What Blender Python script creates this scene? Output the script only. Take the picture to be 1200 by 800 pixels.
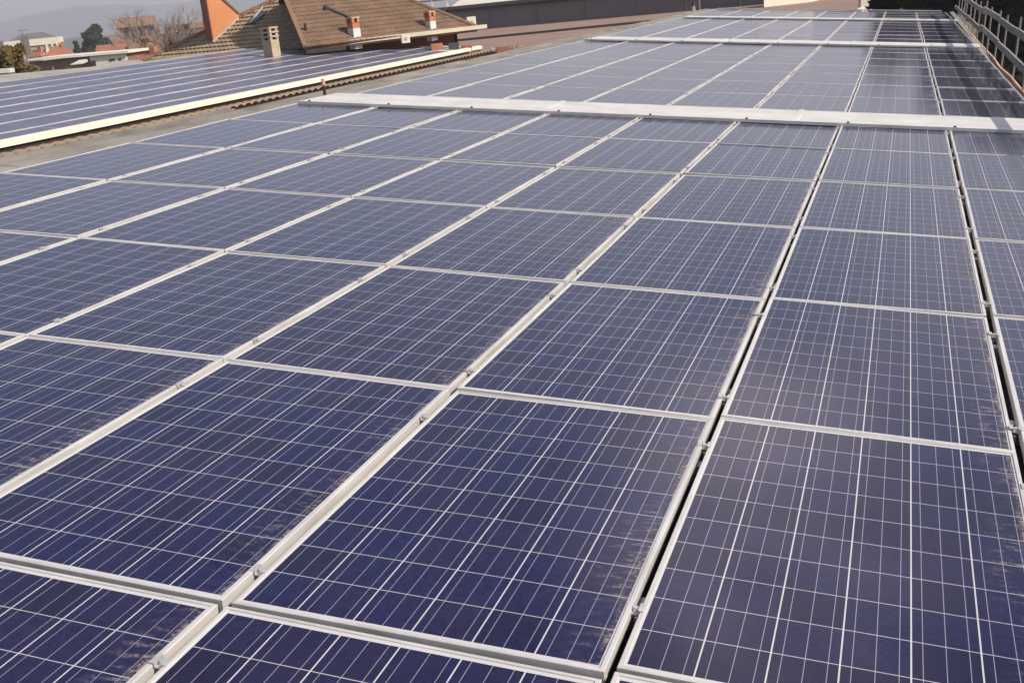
import bpy, bmesh, math, random
from mathutils import Matrix, Vector, Euler
from math import radians as rad, sin, cos, pi, tan

for o in list(bpy.data.objects): bpy.data.objects.remove(o)
scene = bpy.context.scene
COL = scene.collection
rnd = random.Random(11)

# ------------------------------------------------------------------ camera, sky, sun, exposure
TILT = rad(5.7)                                   # the solar roof falls towards +x (the sunny side)
ROOF = Matrix.Rotation(TILT, 4, 'Y')
FPX = 1323.96                                     # focal length in pixels of a 1200 px wide frame
RR = ((0.9485980, 0.3164815, -0.0011166), (0.0999415, -0.3029010, -0.9477672), (-0.3002890, 0.8989385, -0.3189609))
CAM_R = Vector((-0.532374, -2.246605, 1.599726))
cam_d = bpy.data.cameras.new('camera'); cam = bpy.data.objects.new('camera', cam_d); COL.objects.link(cam)
cam_d.sensor_width = 36; cam_d.lens = 36 * FPX / 1200; cam_d.clip_start = 0.05; cam_d.clip_end = 40000
rx, dn, fw = (Vector(r) for r in RR)
m = Matrix((rx, -dn, -fw)).transposed().to_4x4(); m.translation = CAM_R
cam.matrix_world = ROOF @ m
scene.camera = cam
CAM = ROOF @ CAM_R
R3 = ROOF.to_3x3()
RX, DN, FW = R3 @ rx, R3 @ dn, R3 @ fw

SUN_EL, SUN_AZ = rad(39), rad(-6)                 # azimuth counted from +x towards +y
sd = Vector((cos(SUN_EL) * cos(SUN_AZ), cos(SUN_EL) * sin(SUN_AZ), sin(SUN_EL)))
sl = bpy.data.lights.new('sun', 'SUN'); so = bpy.data.objects.new('sun', sl); COL.objects.link(so)
sl.energy = 4.6; sl.angle = rad(0.6); sl.color = (1.0, 0.89, 0.76)
so.rotation_euler = sd.to_track_quat('Z', 'Y').to_euler(); so.location = (30, -5, 25)
world = bpy.data.worlds.new('World'); scene.world = world; world.use_nodes = True
wt = world.node_tree; wn = wt.nodes; wl = wt.links
bg = wn['Background']
sky = wn.new('ShaderNodeTexSky'); sky.sky_type = 'NISHITA'; sky.sun_disc = False
sky.sun_elevation = SUN_EL; sky.sun_rotation = pi / 2 - SUN_AZ
sky.air_density = 1.0; sky.dust_density = 2.2; sky.ozone_density = 1.2; sky.altitude = 150
# thin high cloud well above the horizon
tc = wn.new('ShaderNodeTexCoord'); mp = wn.new('ShaderNodeMapping'); mp.inputs['Scale'].default_value = (1.6, 1.6, 4.2)
cn = wn.new('ShaderNodeTexNoise'); cn.inputs['Scale'].default_value = 2.9; cn.inputs['Detail'].default_value = 7; cn.inputs['Roughness'].default_value = 0.56
cr = wn.new('ShaderNodeValToRGB'); cr.color_ramp.elements[0].position = 0.42; cr.color_ramp.elements[1].position = 0.66
sep = wn.new('ShaderNodeSeparateXYZ'); 
mu = wn.new('ShaderNodeMath'); mu.operation = 'MULTIPLY'
mx = wn.new('ShaderNodeMix'); mx.data_type = 'RGBA'; mx.inputs[7].default_value = (20.0, 17.6, 17.6, 1)
wl.new(tc.outputs['Generated'], mp.inputs[0]); wl.new(mp.outputs[0], cn.inputs['Vector']); wl.new(cn.outputs['Fac'], cr.inputs[0])
wl.new(tc.outputs['Generated'], sep.inputs[0])
up_n = R3 @ Vector((0, 0, 1)); prev = None                 # two loose cloud banks ahead and to the right
for (cpx, cpy, c0_, c1_, wgt) in ((885, 640, .978, .999, .80), (1150, 470, .985, .999, .25), (640, 330, .985, .999, .12)):
    dv_ = (FW + RX * ((cpx-600)/FPX) + DN * ((cpy-400)/FPX)).normalized(); dv_ = dv_ - up_n * (2 * dv_.dot(up_n))
    dp_ = wn.new('ShaderNodeVectorMath'); dp_.operation = 'DOT_PRODUCT'; dp_.inputs[1].default_value = dv_; wl.new(tc.outputs['Generated'], dp_.inputs[0])
    mr_ = wn.new('ShaderNodeMapRange'); mr_.interpolation_type = 'SMOOTHSTEP'; mr_.inputs['From Min'].default_value = c0_; mr_.inputs['From Max'].default_value = c1_; mr_.inputs['To Max'].default_value = wgt
    wl.new(dp_.outputs['Value'], mr_.inputs['Value'])
    if prev is None: prev = mr_.outputs[0]
    else:
        ad = wn.new('ShaderNodeMath'); ad.operation = 'MAXIMUM'; wl.new(prev, ad.inputs[0]); wl.new(mr_.outputs[0], ad.inputs[1]); prev = ad.outputs[0]
cr.color_ramp.elements[0].color = (.10, .10, .10, 1)
wl.new(cr.outputs[0], mu.inputs[0]); wl.new(prev, mu.inputs[1]); wl.new(mu.outputs[0], mx.inputs[0])
hb = wn.new('ShaderNodeMapRange'); hb.interpolation_type = 'SMOOTHSTEP'; hb.inputs['From Min'].default_value = 0.0; hb.inputs['From Max'].default_value = 0.32; hb.inputs['To Min'].default_value = .62; hb.inputs['To Max'].default_value = 0
hm = wn.new('ShaderNodeMix'); hm.data_type = 'RGBA'; hm.inputs[7].default_value = (6.3, 6.0, 6.8, 1)
wl.new(sep.outputs['Z'], hb.inputs['Value']); wl.new(hb.outputs[0], hm.inputs[0]); wl.new(sky.outputs[0], hm.inputs[6])
wl.new(hm.outputs[2], mx.inputs[6]); wl.new(mx.outputs[2], bg.inputs['Color'])
bg.inputs['Strength'].default_value = 0.10
scene.view_settings.view_transform = 'Standard'; scene.view_settings.look = 'None'
scene.view_settings.exposure = 0.57; scene.view_settings.gamma = 1; scene.view_settings.use_curve_mapping = False
scene.render.engine = 'CYCLES'
scene.cycles.max_bounces = 6; scene.cycles.glossy_bounces = 3; scene.cycles.volume_bounces = 0

# ------------------------------------------------------------------ helpers
GROUND = -8.0
def ray(px, py): return FW + RX * ((px - 600) / FPX) + DN * ((py - 400) / FPX)
def at(px, py, d): return CAM + ray(px, py) * d            # real point d metres ahead seen there
def at_z(px, py, z):
    r = ray(px, py); return CAM + r * ((z - CAM.z) / r.z)
def on_plane(px, py, p, n):
    r = ray(px, py); return CAM + r * ((p - CAM).dot(n) / r.dot(n))
VR = Vector((RX.x, RX.y, 0)).normalized(); VF = Vector((-VR.y, VR.x, 0))   # level right / away of the view
VYAW = math.atan2(VR.y, VR.x)
def pix(P):
    v = Vector(P) - CAM; w = v.dot(FW)
    if w < 0.05: return None
    return (600 + FPX * v.dot(RX) / w, 400 + FPX * v.dot(DN) / w)

class MB:
    def __init__(s): s.v = []; s.f = []
    def poly(s, pts, rev=False):
        n = len(s.v); s.v += [tuple(p) for p in pts]
        idx = list(range(n, n + len(pts))); s.f.append(idx[::-1] if rev else idx); return s
    def box(s, x0, x1, y0, y1, z0, z1):
        n = len(s.v)
        s.v += [(x0,y0,z0),(x1,y0,z0),(x1,y1,z0),(x0,y1,z0),(x0,y0,z1),(x1,y0,z1),(x1,y1,z1),(x0,y1,z1)]
        s.f += [[n+i for i in q] for q in ((3,2,1,0),(4,5,6,7),(0,1,5,4),(1,2,6,5),(2,3,7,6),(3,0,4,7))]; return s
    def prism(s, bot, top):
        n = len(s.v); k = len(bot); s.v += [tuple(p) for p in bot] + [tuple(p) for p in top]
        s.f.append([n+i for i in range(k)][::-1]); s.f.append([n+k+i for i in range(k)])
        for i in range(k): j = (i+1) % k; s.f.append([n+i, n+j, n+k+j, n+k+i])
        return s
    def tube(s, p, q, r0, r1=None, k=6, cap=True):
        r1 = r0 if r1 is None else r1; p, q = Vector(p), Vector(q); d = (q - p)
        if d.length < 1e-6: return s
        d.normalize(); a = d.orthogonal().normalized(); b = d.cross(a); n = len(s.v)
        for c, r in ((p, r0), (q, r1)):
            for i in range(k):
                t = 2*pi*i/k; s.v.append(tuple(c + a*(r*cos(t)) + b*(r*sin(t))))
        for i in range(k): j = (i+1) % k; s.f.append([n+i, n+j, n+k+j, n+k+i])
        if cap: s.f.append([n+i for i in range(k)][::-1]); s.f.append([n+k+i for i in range(k)])
        return s
    def path(s, pts, w, h):                                   # rectangular bar through points, width w sideways, height h
        pts = [Vector(p) for p in pts]
        for p, q in zip(pts, pts[1:]):
            d = (q - p).normalized(); sx = Vector((-d.y, d.x, 0)).normalized() * (w/2); up = Vector((0, 0, h/2))
            s.prism([p-sx-up, p+sx-up, q+sx-up, q-sx-up], [p-sx+up, p+sx+up, q+sx+up, q-sx+up])
        return s
    def mesh(s, name, mat):
        me = bpy.data.meshes.new(name); me.from_pydata(s.v, [], s.f); me.update()
        if mat: me.materials.append(mat)
        return me

def fix_normals(me):
    bm = bmesh.new(); bm.from_mesh(me); bmesh.ops.recalc_face_normals(bm, faces=bm.faces); bm.to_mesh(me); bm.free()
def link(name, data, parent=None, loc=(0,0,0), rot=None):
    o = bpy.data.objects.new(name, data); COL.objects.link(o); o.location = loc
    if rot is not None: o.rotation_euler = rot
    if parent: o.parent = parent
    return o
def tag(o, label, cat, group=None, kind=None):
    if label: o['label'] = label
    if cat: o['category'] = cat
    if group: o['group'] = group
    if kind: o['kind'] = kind
    return o
def thing(name, label, cat, loc=(0,0,0), rot=(0,0,0), group=None):
    o = link(name, None, None, loc, rot); o.empty_display_size = .2; return tag(o, label, cat, group)
def part(name, mb, mat, parent, label=None, norm=True):
    me = mb.mesh(name, mat)
    if norm: fix_normals(me)
    o = link(name, me, parent)
    if label: o['label'] = label
    return o
def solo(name, mb, mat, label, cat, loc=(0,0,0), rot=(0,0,0), group=None, norm=True):
    me = mb.mesh(name, mat)
    if norm: fix_normals(me)
    return tag(link(name, me, None, loc, rot), label, cat, group)

# ------------------------------------------------------------------ materials
def newmat(name):
    M = bpy.data.materials.new(name); M.use_nodes = True
    return M, M.node_tree.nodes, M.node_tree.links, M.node_tree.nodes['Principled BSDF']
def mat(name, c0, c1=None, scale=3.0, rough=.8, metal=0.0, bump=0.0, bscale=None, stretch=(1,1,1), detail=6, spec=.3, rand=0.0):
    M, N, L, P = newmat(name)
    P.inputs['Roughness'].default_value = rough; P.inputs['Metallic'].default_value = metal
    P.inputs['Specular IOR Level'].default_value = spec
    t = N.new('ShaderNodeTexCoord'); mpn = N.new('ShaderNodeMapping'); mpn.inputs['Scale'].default_value = stretch
    L.new(t.outputs['Object'], mpn.inputs[0])
    nz = N.new('ShaderNodeTexNoise'); nz.inputs['Scale'].default_value = scale; nz.inputs['Detail'].default_value = detail
    nz.inputs['Roughness'].default_value = .62
    L.new(mpn.outputs[0], nz.inputs['Vector'])
    rp = N.new('ShaderNodeValToRGB'); rp.color_ramp.elements[0].position = .3; rp.color_ramp.elements[1].position = .7
    rp.color_ramp.elements[0].color = (*c0, 1); rp.color_ramp.elements[1].color = (*(c1 or c0), 1)
    L.new(nz.outputs['Fac'], rp.inputs[0])
    out = rp.outputs[0]
    if rand:
        oi = N.new('ShaderNodeObjectInfo'); hs = N.new('ShaderNodeHueSaturation'); mr = N.new('ShaderNodeMapRange')
        mr.inputs['To Min'].default_value = 1 - rand; mr.inputs['To Max'].default_value = 1 + rand
        L.new(oi.outputs['Random'], mr.inputs['Value']); L.new(mr.outputs[0], hs.inputs['Value']); L.new(out, hs.inputs['Color']); out = hs.outputs[0]
    L.new(out, P.inputs['Base Color'])
    if bump:
        b = N.new('ShaderNodeBump'); b.inputs['Strength'].default_value = bump; b.inputs['Distance'].default_value = .02
        n2 = N.new('ShaderNodeTexNoise'); n2.inputs['Scale'].default_value = bscale or scale*4; n2.inputs['Detail'].default_value = 4
        L.new(mpn.outputs[0], n2.inputs['Vector']); L.new(n2.outputs['Fac'], b.inputs['Height']); L.new(b.outputs[0], P.inputs['Normal'])
    return M

PW, PL = 1.011, 1.649                              # solar panel size
def panel_mat(grid=1.0, rough0=.085, f0=.002, f1=.008, dcol=(.42, .355, .305)):
    M, N, L, P = newmat('polycrystalline cells under glass')
    def math_(op, a, b=None, c=None):
        n = N.new('ShaderNodeMath'); n.operation = op
        for i, x in enumerate((a, b, c)):
            if x is None: continue
            if isinstance(x, (int, float)): n.inputs[i].default_value = x
            else: L.new(x, n.inputs[i])
        return n.outputs[0]
    def mix(f, a, b):
        n = N.new('ShaderNodeMix'); n.data_type = 'RGBA'
        for i, x in ((0, f), (6, a), (7, b)):
            if isinstance(x, tuple): n.inputs[i].default_value = (*x, 1) if len(x) == 3 else x
            elif isinstance(x, (int, float)): n.inputs[i].default_value = x
            else: L.new(x, n.inputs[i])
        return n.outputs[2]
    t = N.new('ShaderNodeTexCoord'); s = N.new('ShaderNodeSeparateXYZ'); L.new(t.outputs['Object'], s.inputs[0])
    X, Y = s.outputs['X'], s.outputs['Y']
    oi = N.new('ShaderNodeObjectInfo'); RND = oi.outputs['Random']
    cw, cl = .1627, .1602
    u = math_('DIVIDE', math_('ADD', X, 3*cw), cw); v = math_('DIVIDE', math_('ADD', Y, 5*cl), cl)
    fu, fv = math_('FRACT', u), math_('FRACT', v)
    du = math_('MULTIPLY', math_('MINIMUM', fu, math_('SUBTRACT', 1, fu)), cw)
    dv = math_('MULTIPLY', math_('MINIMUM', fv, math_('SUBTRACT', 1, fv)), cl)
    gapu = math_('LESS_THAN', du, .0020); gapv = math_('LESS_THAN', dv, .0012)
    outx = math_('GREATER_THAN', math_('ABSOLUTE', X), 3*cw - .002); outy = math_('GREATER_THAN', math_('ABSOLUTE', Y), 5*cl - .002)
    sheet = math_('MAXIMUM', math_('MAXIMUM', gapu, gapv), math_('MAXIMUM', outx, outy))
    fb = math_('FRACT', math_('ADD', math_('MULTIPLY', fu, 3), 0.0))
    bus = math_('LESS_THAN', math_('ABSOLUTE', math_('SUBTRACT', fb, .5)), .00095 / (cw/3))
    # cell to cell and crystal variation
    cv = N.new('ShaderNodeCombineXYZ'); L.new(math_('FLOOR', u), cv.inputs[0]); L.new(math_('FLOOR', v), cv.inputs[1]); L.new(math_('MULTIPLY', RND, 57.0), cv.inputs[2])
    wnz = N.new('ShaderNodeTexWhiteNoise'); wnz.noise_dimensions = '3D'; L.new(cv.outputs[0], wnz.inputs['Vector'])
    shift = N.new('ShaderNodeVectorMath'); shift.operation = 'ADD'; cs = N.new('ShaderNodeCombineXYZ')
    L.new(math_('MULTIPLY', RND, 91.0), cs.inputs[0]); L.new(math_('MULTIPLY', RND, 37.0), cs.inputs[1])
    L.new(t.outputs['Object'], shift.inputs[0]); L.new(cs.outputs[0], shift.inputs[1]); SV = shift.outputs[0]
    vo = N.new('ShaderNodeTexVoronoi'); vo.inputs['Scale'].default_value = 75; L.new(SV, vo.inputs['Vector'])
    vsep = N.new('ShaderNodeSeparateColor'); L.new(vo.outputs['Color'], vsep.inputs[0])
    a = mix(wnz.outputs['Value'], (.0046, .0058, .045), (.0115, .0068, .038))
    a = mix(math_('MULTIPLY', vsep.outputs[0], .55), a, (.016, .019, .075))
    a = mix(math_('MULTIPLY', RND, .3), a, (.014, .009, .030))
    wsep = N.new('ShaderNodeSeparateColor'); L.new(wnz.outputs['Color'], wsep.inputs[0])
    a = mix(math_('MULTIPLY', math_('GREATER_THAN', wsep.outputs[1], .74), .40), a, (.0075, .0060, .020))
    c = mix(math_('MULTIPLY', bus, grid), a, (.25, .25, .30))
    c = mix(math_('MULTIPLY', sheet, grid), c, (.50, .49, .50))
    # settled dust: a thin film everywhere (on M_CELL2 also painted sky sheen), streaks along the low (+x) edge, a little at the ends
    n1 = N.new('ShaderNodeTexNoise'); n1.inputs['Scale'].default_value = 2.2; n1.inputs['Detail'].default_value = 5; L.new(SV, n1.inputs['Vector'])
    mp1 = N.new('ShaderNodeMapping'); mp1.inputs['Scale'].default_value = (8, 26, 1); L.new(SV, mp1.inputs[0])
    n2 = N.new('ShaderNodeTexNoise'); n2.inputs['Scale'].default_value = 1.6; n2.inputs['Detail'].default_value = 6; L.new(mp1.outputs[0], n2.inputs['Vector'])
    mp2 = N.new('ShaderNodeMapping'); mp2.inputs['Scale'].default_value = (26, 4, 1); L.new(SV, mp2.inputs[0])
    n3 = N.new('ShaderNodeTexNoise'); n3.inputs['Scale'].default_value = 1.5; n3.inputs['Detail'].default_value = 6; L.new(mp2.outputs[0], n3.inputs['Vector'])
    edge = N.new('ShaderNodeMapRange'); edge.interpolation_type = 'SMOOTHSTEP'
    edge.inputs['From Min'].default_value = PW/2 - .17; edge.inputs['From Max'].default_value = PW/2 - .012; L.new(X, edge.inputs['Value'])
    st = N.new('ShaderNodeMapRange'); st.inputs['From Min'].default_value = .5; st.inputs['From Max'].default_value = .74; L.new(n2.outputs['Fac'], st.inputs['Value'])
    patch = N.new('ShaderNodeMapRange'); patch.inputs['From Min'].default_value = .4; patch.inputs['From Max'].default_value = .62; L.new(n1.outputs['Fac'], patch.inputs['Value'])
    n5 = N.new('ShaderNodeTexNoise'); n5.inputs['Scale'].default_value = 95; n5.inputs['Detail'].default_value = 3; L.new(SV, n5.inputs['Vector'])
    gr = N.new('ShaderNodeMapRange'); gr.inputs['From Min'].default_value = .40; gr.inputs['From Max'].default_value = .62; gr.inputs['To Min'].default_value = .15; gr.inputs['To Max'].default_value = 1.25; L.new(n5.outputs['Fac'], gr.inputs['Value'])
    d1 = math_('MULTIPLY', math_('MULTIPLY', edge.outputs[0], st.outputs[0]), math_('ADD', math_('MULTIPLY', patch.outputs[0], .8), .1))
    line = N.new('ShaderNodeMapRange'); line.interpolation_type = 'SMOOTHSTEP'
    line.inputs['From Min'].default_value = PW/2 - .045; line.inputs['From Max'].default_value = PW/2 - .02; L.new(X, line.inputs['Value'])
    l2 = N.new('ShaderNodeMapRange'); l2.inputs['From Min'].default_value = .42; l2.inputs['From Max'].default_value = .66; L.new(n3.outputs['Fac'], l2.inputs['Value'])
    d2 = math_('MULTIPLY', math_('MULTIPLY', line.outputs[0], l2.outputs[0]), .75)
    sp = N.new('ShaderNodeTexVoronoi'); sp.inputs['Scale'].default_value = 4.2; L.new(SV, sp.inputs['Vector'])
    d3 = math_('MULTIPLY', math_('LESS_THAN', sp.outputs['Distance'], .016), .8)
    film = math_('ADD', f0, math_('MULTIPLY', patch.outputs[0], f1))
    dust = math_('MINIMUM', math_('ADD', math_('ADD', math_('MULTIPLY', math_('MAXIMUM', math_('MULTIPLY', d1, 1.0), d2), gr.outputs[0]), film), d3), .85)
    c = mix(dust, c, dcol)
    L.new(c, P.inputs['Base Color'])
    P.inputs['IOR'].default_value = 1.40; P.inputs['Specular IOR Level'].default_value = .5
    L.new(math_('MINIMUM', math_('ADD', rough0, math_('ADD', math_('MULTIPLY', math_('SUBTRACT', dust, film), .9), math_('MULTIPLY', n1.outputs['Fac'], .05))), .9), P.inputs['Roughness'])
    b = N.new('ShaderNodeBump'); b.inputs['Strength'].default_value = .03; b.inputs['Distance'].default_value = .02
    n4 = N.new('ShaderNodeTexNoise'); n4.inputs['Scale'].default_value = 3.0; n4.inputs['Detail'].default_value = 1; L.new(SV, n4.inputs['Vector'])
    L.new(n4.outputs['Fac'], b.inputs['Height']); L.new(b.outputs[0], P.inputs['Normal'])
    return M

M_CELL = panel_mat(); M_CELL2 = panel_mat(.10, .30, .20, .06, (.37, .365, .47)); M_CELL3 = panel_mat(.8, .11, .055, .04, (.40, .37, .42))  # left panels: the lavender film puts pale reflected sky into the colour
M_ALU = mat('anodised aluminium', (.44,.425,.40), (.68,.67,.65), 3.5, .45, .2, .04, 60, (1,.5,1), spec=.5, rand=.05)
M_STEEL = mat('zinc clamp', (.50,.49,.48), (.66,.65,.63), 20, .35, .5)
M_WHITE = mat('white coated sheet', (.46,.45,.43), (.63,.615,.585), 2.2, .5, 0, .06, 12, spec=.4)
M_CREAM = mat('cream coated sheet', (.66,.61,.51), (.72,.68,.58), 2, .5)
M_MEMB = mat('dark roof membrane', (.06,.057,.055), (.11,.10,.092), 2, .9, 0, .2)
M_GREY = mat('weathered grey flashing', (.13,.122,.105), (.31,.285,.25), 2.4, .75, 0, .25, 14, (1,.35,1))
M_GREYROOF = mat('grey fibre cement', (.24,.225,.21), (.34,.32,.30), .8, .85, 0, .2, 9)
M_TERRA = mat('terracotta sheet', (.24,.215,.18), (.36,.225,.125), .5, .85, 0, .2, 20, rand=.1)
M_WALL = mat('rendered wall', (.42,.37,.31), (.5,.45,.38), 1.1, .9, 0, .2)
M_TILE = mat('brown roof tiles', (.20,.145,.095), (.34,.255,.17), 1.9, .85, 0, .3, 14, detail=9)
M_TILE2 = mat('red brown roof tiles', (.115,.072,.046), (.195,.125,.082), 1.6, .88, 0, .5, 9, (1,1,1), detail=10)
M_ORANGE = mat('orange render', (.44,.18,.08), (.52,.225,.10), 1.2, .9, 0, .2)
M_DORANGE = mat('brown render and shaded orange', (.20,.07,.045), (.26,.10,.06), 1.2, .9)  # house wall; on the wing's left face it is orange with shade painted in
M_BRICK = mat('orange brick', (.33,.13,.08), (.43,.19,.11), 6, .9, 0, .3)
M_TANBRICK = mat('tan brick', (.33,.27,.18), (.44,.375,.255), 5, .9, 0, .3)
M_DARK = mat('soot black metal', (.02,.018,.016), (.04,.036,.03), 4, .7)
M_REDWALL = mat('red brown facade', (.17,.065,.05), (.23,.09,.065), 1, .9)
M_LEAD = mat('lead flashing', (.30,.30,.30), (.42,.42,.41), 5, .6)
M_GLASSD = mat('dark roof window glass', (.03,.035,.045), (.05,.055,.07), 2, .12, spec=.5)
M_BROWNROOF = mat('brown bitumen roof', (.20,.13,.105), (.285,.195,.155), .45, .92, 0, .4, 3, (1,1,1), detail=10)
M_GREYCLAD = mat('dark grey cladding', (.125,.115,.12), (.165,.152,.155), .25, .8, 0, .1, 3, (1,1,.3))
M_TIMBER = mat('weathered scaffold board', (.20,.185,.16), (.32,.30,.265), 3, .85, 0, .4, 18, (6,.5,6), rand=.15)
M_GUTTER = mat('cream painted gutter', (.46,.40,.30), (.54,.48,.37), 1.5, .6)
M_POST = mat('dull scaffold tube', (.20,.19,.17), (.30,.28,.25), 3, .6, .2)
M_RUST = mat('rusty gutter rim', (.45,.20,.10), (.62,.47,.36), 1.2, .7, .1)
M_STONEW = mat('pale plaster', (.60,.56,.48), (.68,.64,.56), .8, .9)
M_PINKW = mat('pink plaster', (.36,.23,.19), (.42,.28,.23), .4, .9)
M_OCHRE = mat('brown plaster', (.20,.125,.09), (.28,.18,.125), .4, .9)
M_REDTILE = mat('red town roof', (.24,.10,.065), (.32,.14,.09), .9, .9, 0, .3)
M_BRNTILE = mat('faded town roof', (.17,.105,.07), (.24,.155,.105), .9, .9, 0, .3)
M_SLATE = mat('grey town roof', (.11,.10,.10), (.16,.15,.145), .6, .85)
M_SHUT = mat('dark window glazing', (.03,.03,.035), (.06,.06,.065), 1, .2)
M_BARK = mat('bark', (.07,.05,.037), (.12,.09,.07), 3, .95)
M_TWIG = mat('bare twigs', (.17,.13,.11), (.24,.19,.16), 1, .95)
M_TEAL = mat('teal painted steel', (.045,.05,.052), (.07,.075,.075), 2, .6)
def leafmat(name, a, b, sc=.7): 
    M = mat(name, a, b, sc, .75, detail=4, spec=.2); return M
M_LDARK = leafmat('dark evergreen leaves', (.008,.010,.006), (.020,.021,.012))
M_LGREEN = leafmat('town conifer leaves', (.018,.026,.016), (.05,.055,.028), .5)
M_LAUT = leafmat('autumn yellow green leaves', (.055,.06,.018), (.17,.115,.03), .9)

# ------------------------------------------------------------------ setting: ground, hills, haze
g = MB(); NR = 96; rings = (0, 60, 160, 400, 900, 2000, 4200, 6900)
for r in rings[1:]:
    for i in range(NR): t = 2*pi*i/NR; g.v.append((r*cos(t), r*sin(t), GROUND))
g.v.append((0, 0, GROUND)); c0 = len(g.v) - 1
for i in range(NR): g.f.append([c0, i, (i+1) % NR])
for k in range(len(rings) - 2):
    for i in range(NR): j = (i+1) % NR; g.f.append([k*NR+i, (k+1)*NR+i, (k+1)*NR+j, k*NR+j])
o = link('ground', g.mesh('ground', mat('town ground', (.07,.075,.04), (.19,.15,.11), .02, .95, detail=10))); o['kind'] = 'structure'

def hills(name, dist, az0, az1, base, amp, seed, mt, n=120, depth=900):
    R = random.Random(seed); ph = [(R.uniform(1, 9), R.uniform(0, 6.3), R.uniform(.3, 1)) for _ in range(9)]
    b = MB(); rows = 10
    for i in range(n + 1):
        a = az0 + (az1 - az0) * i / n
        h = base + amp * sum(w * sin(f * a * 5 + p) / f for f, p, w in ph) + amp * .10 * R.uniform(-1, 1)
        for j in range(rows + 1):
            q = j / rows; rr = dist + depth * (q - .5) * 2
            z = GROUND - 4 + max(h, 4) * max(0, (1 - (2*q - 1)**2)) ** 1.1 * (1 + .05 * R.uniform(-1, 1))
            b.v.append((CAM.x - rr * sin(a), CAM.y + rr * cos(a), z))
    for i in range(n):
        for j in range(rows):
            k = i * (rows + 1) + j; b.f.append([k, k + rows + 1, k + rows + 2, k + 1])
    o = link(name, b.mesh(name, mt)); o['kind'] = 'structure'; return o
M_HILL = mat('wooded hillside', (.03,.04,.022), (.075,.075,.045), .004, .95, detail=8)
hills('mountains', 5200, rad(-35), rad(95), 135, 45, 4, M_HILL)
hills('hills', 1900, rad(-40), rad(95), 17, 7, 8, M_HILL, depth=300)

hz = MB().box(-7200, 7200, -7200, 7200, GROUND - 5, 420)
HM = bpy.data.materials.new('pale autumn haze'); HM.use_nodes = True; hn = HM.node_tree.nodes; hn.remove(hn['Principled BSDF'])
pv = hn.new('ShaderNodeVolumePrincipled'); pv.inputs['Density'].default_value = .00046; pv.inputs['Color'].default_value = (.86, .88, 1.0, 1)
pv.inputs['Anisotropy'].default_value = .1
HM.node_tree.links.new(pv.outputs[0], hn['Material Output'].inputs['Volume'])
o = link('haze', hz.mesh('haze', HM)); o['kind'] = 'stuff'

# ------------------------------------------------------------------ the factory sheds the panels lie on (roof frame: x across, y along the ridge)
def roofrot(extra=(0, 0)): return (ROOF @ Matrix.Rotation(extra[0], 4, 'X') @ Matrix.Rotation(extra[1], 4, 'Y')).to_euler()
XR = -7.30                                         # ridge side edge of the panel field
def zdip(y): return 0.0 if y < 10.2 else -.045 - .0040 * (y - 11.4)
shed = thing('factory_shed', 'long low factory shed whose roof slope carries the nearest panels', 'building', (0,0,0), ROOF.to_euler())
b = MB()                                           # south slope under the panels
b.box(XR, 1.10, -6, 10.5, -.30, -.13); b.prism([(XR,10.5,-.36),(1.10,10.5,-.36),(1.10,43,-.49),(XR,43,-.49)], [(XR,10.5,-.18),(1.10,10.5,-.18),(1.10,43,-.31),(XR,43,-.31)])
part('roof_slope', b, M_MEMB, shed)
b = MB()
for k in range(13):                                # ridge capping in overlapping lengths
    y0 = -6 + k * 3.8; z = .004 * (k % 2) - .03 + zdip(y0 + 2) * .9
    b.box(XR - .50, XR - .004, y0, y0 + 3.86, z - .12, z); b.box(XR - .56, XR - .44, y0, y0 + 3.86, z - .12, z + .018)
part('ridge_cap', b, M_GREY, shed)
b = MB(); b.prism([(XR-.5,-6,-.3),(XR-.5,43,-.5),(-16.0,43,-2.2),(-16.0,-6,-2.2)], [(XR-.5,-6,-.14),(XR-.5,43,-.34),(-16.0,43,-2.05),(-16.0,-6,-2.05)])
part('back_slope', b, M_GREYROOF, shed)
b = MB(); b.box(1.02, 1.16, -6, 43, -.22, -.155)    # low flashing and gutter
part('eaves_flashing', b, M_GREY, shed)
b = MB(); R = random.Random(5)
pts = [(1.135 + R.uniform(-.02, .02), y, -.075 + zdip(y) + R.uniform(-.02, .02)) for y in [4 + 1.9*k for k in range(21)]]
b.path(pts, .03, .075); part('gutter_rim', b, M_RUST, shed)
b = MB(); b.box(-7.9, 1.02, -5.8, 42.6, -8.6, -.42); part('wall', b, M_WALL, shed)

LZ = -1.64                                          # left field lies on a parallel lower slope
lshed = thing('factory_shed', 'second factory shed with terracotta roof sheets showing under its white edging', 'building', (0,0,0), ROOF.to_euler())
b = MB(); b.box(-25.2, -16.35, 3, 41.2, LZ - .3, LZ - .11); part('roof_slope', b, M_MEMB, lshed)
b = MB(); n = 0; yy = 5.0
while yy < 41.4:                                    # corrugated terracotta sheet, ribs running down the slope
    for k in range(6):
        a = k / 6; y0, y1 = yy + .36*a, yy + .36*(a + 1/6)
        h0, h1 = (.055*abs(sin(pi*a)), .055*abs(sin(pi*(a + 1/6))))
        b.poly([(-17.3, y0, LZ-.20+h0), (-16.06, y0, LZ-.21+h0), (-16.06, y1, LZ-.21+h1), (-17.3, y1, LZ-.20+h1)])
    yy += .36
part('roof_sheeting', b, M_TERRA, lshed, norm=False)
b = MB(); b.box(-17.3, -16.22, 5, 41.2, LZ - .42, LZ - .23); part('eaves_strip', b, M_BRNTILE, lshed)  # brown box set back to stand for the shade under the sheet ends
yk = (ROOF.inverted() @ on_plane(100, 88, ROOF @ Vector((-25.5, 20, LZ)), ROOF.to_3x3() @ Vector((0,0,1)))).y
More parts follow.
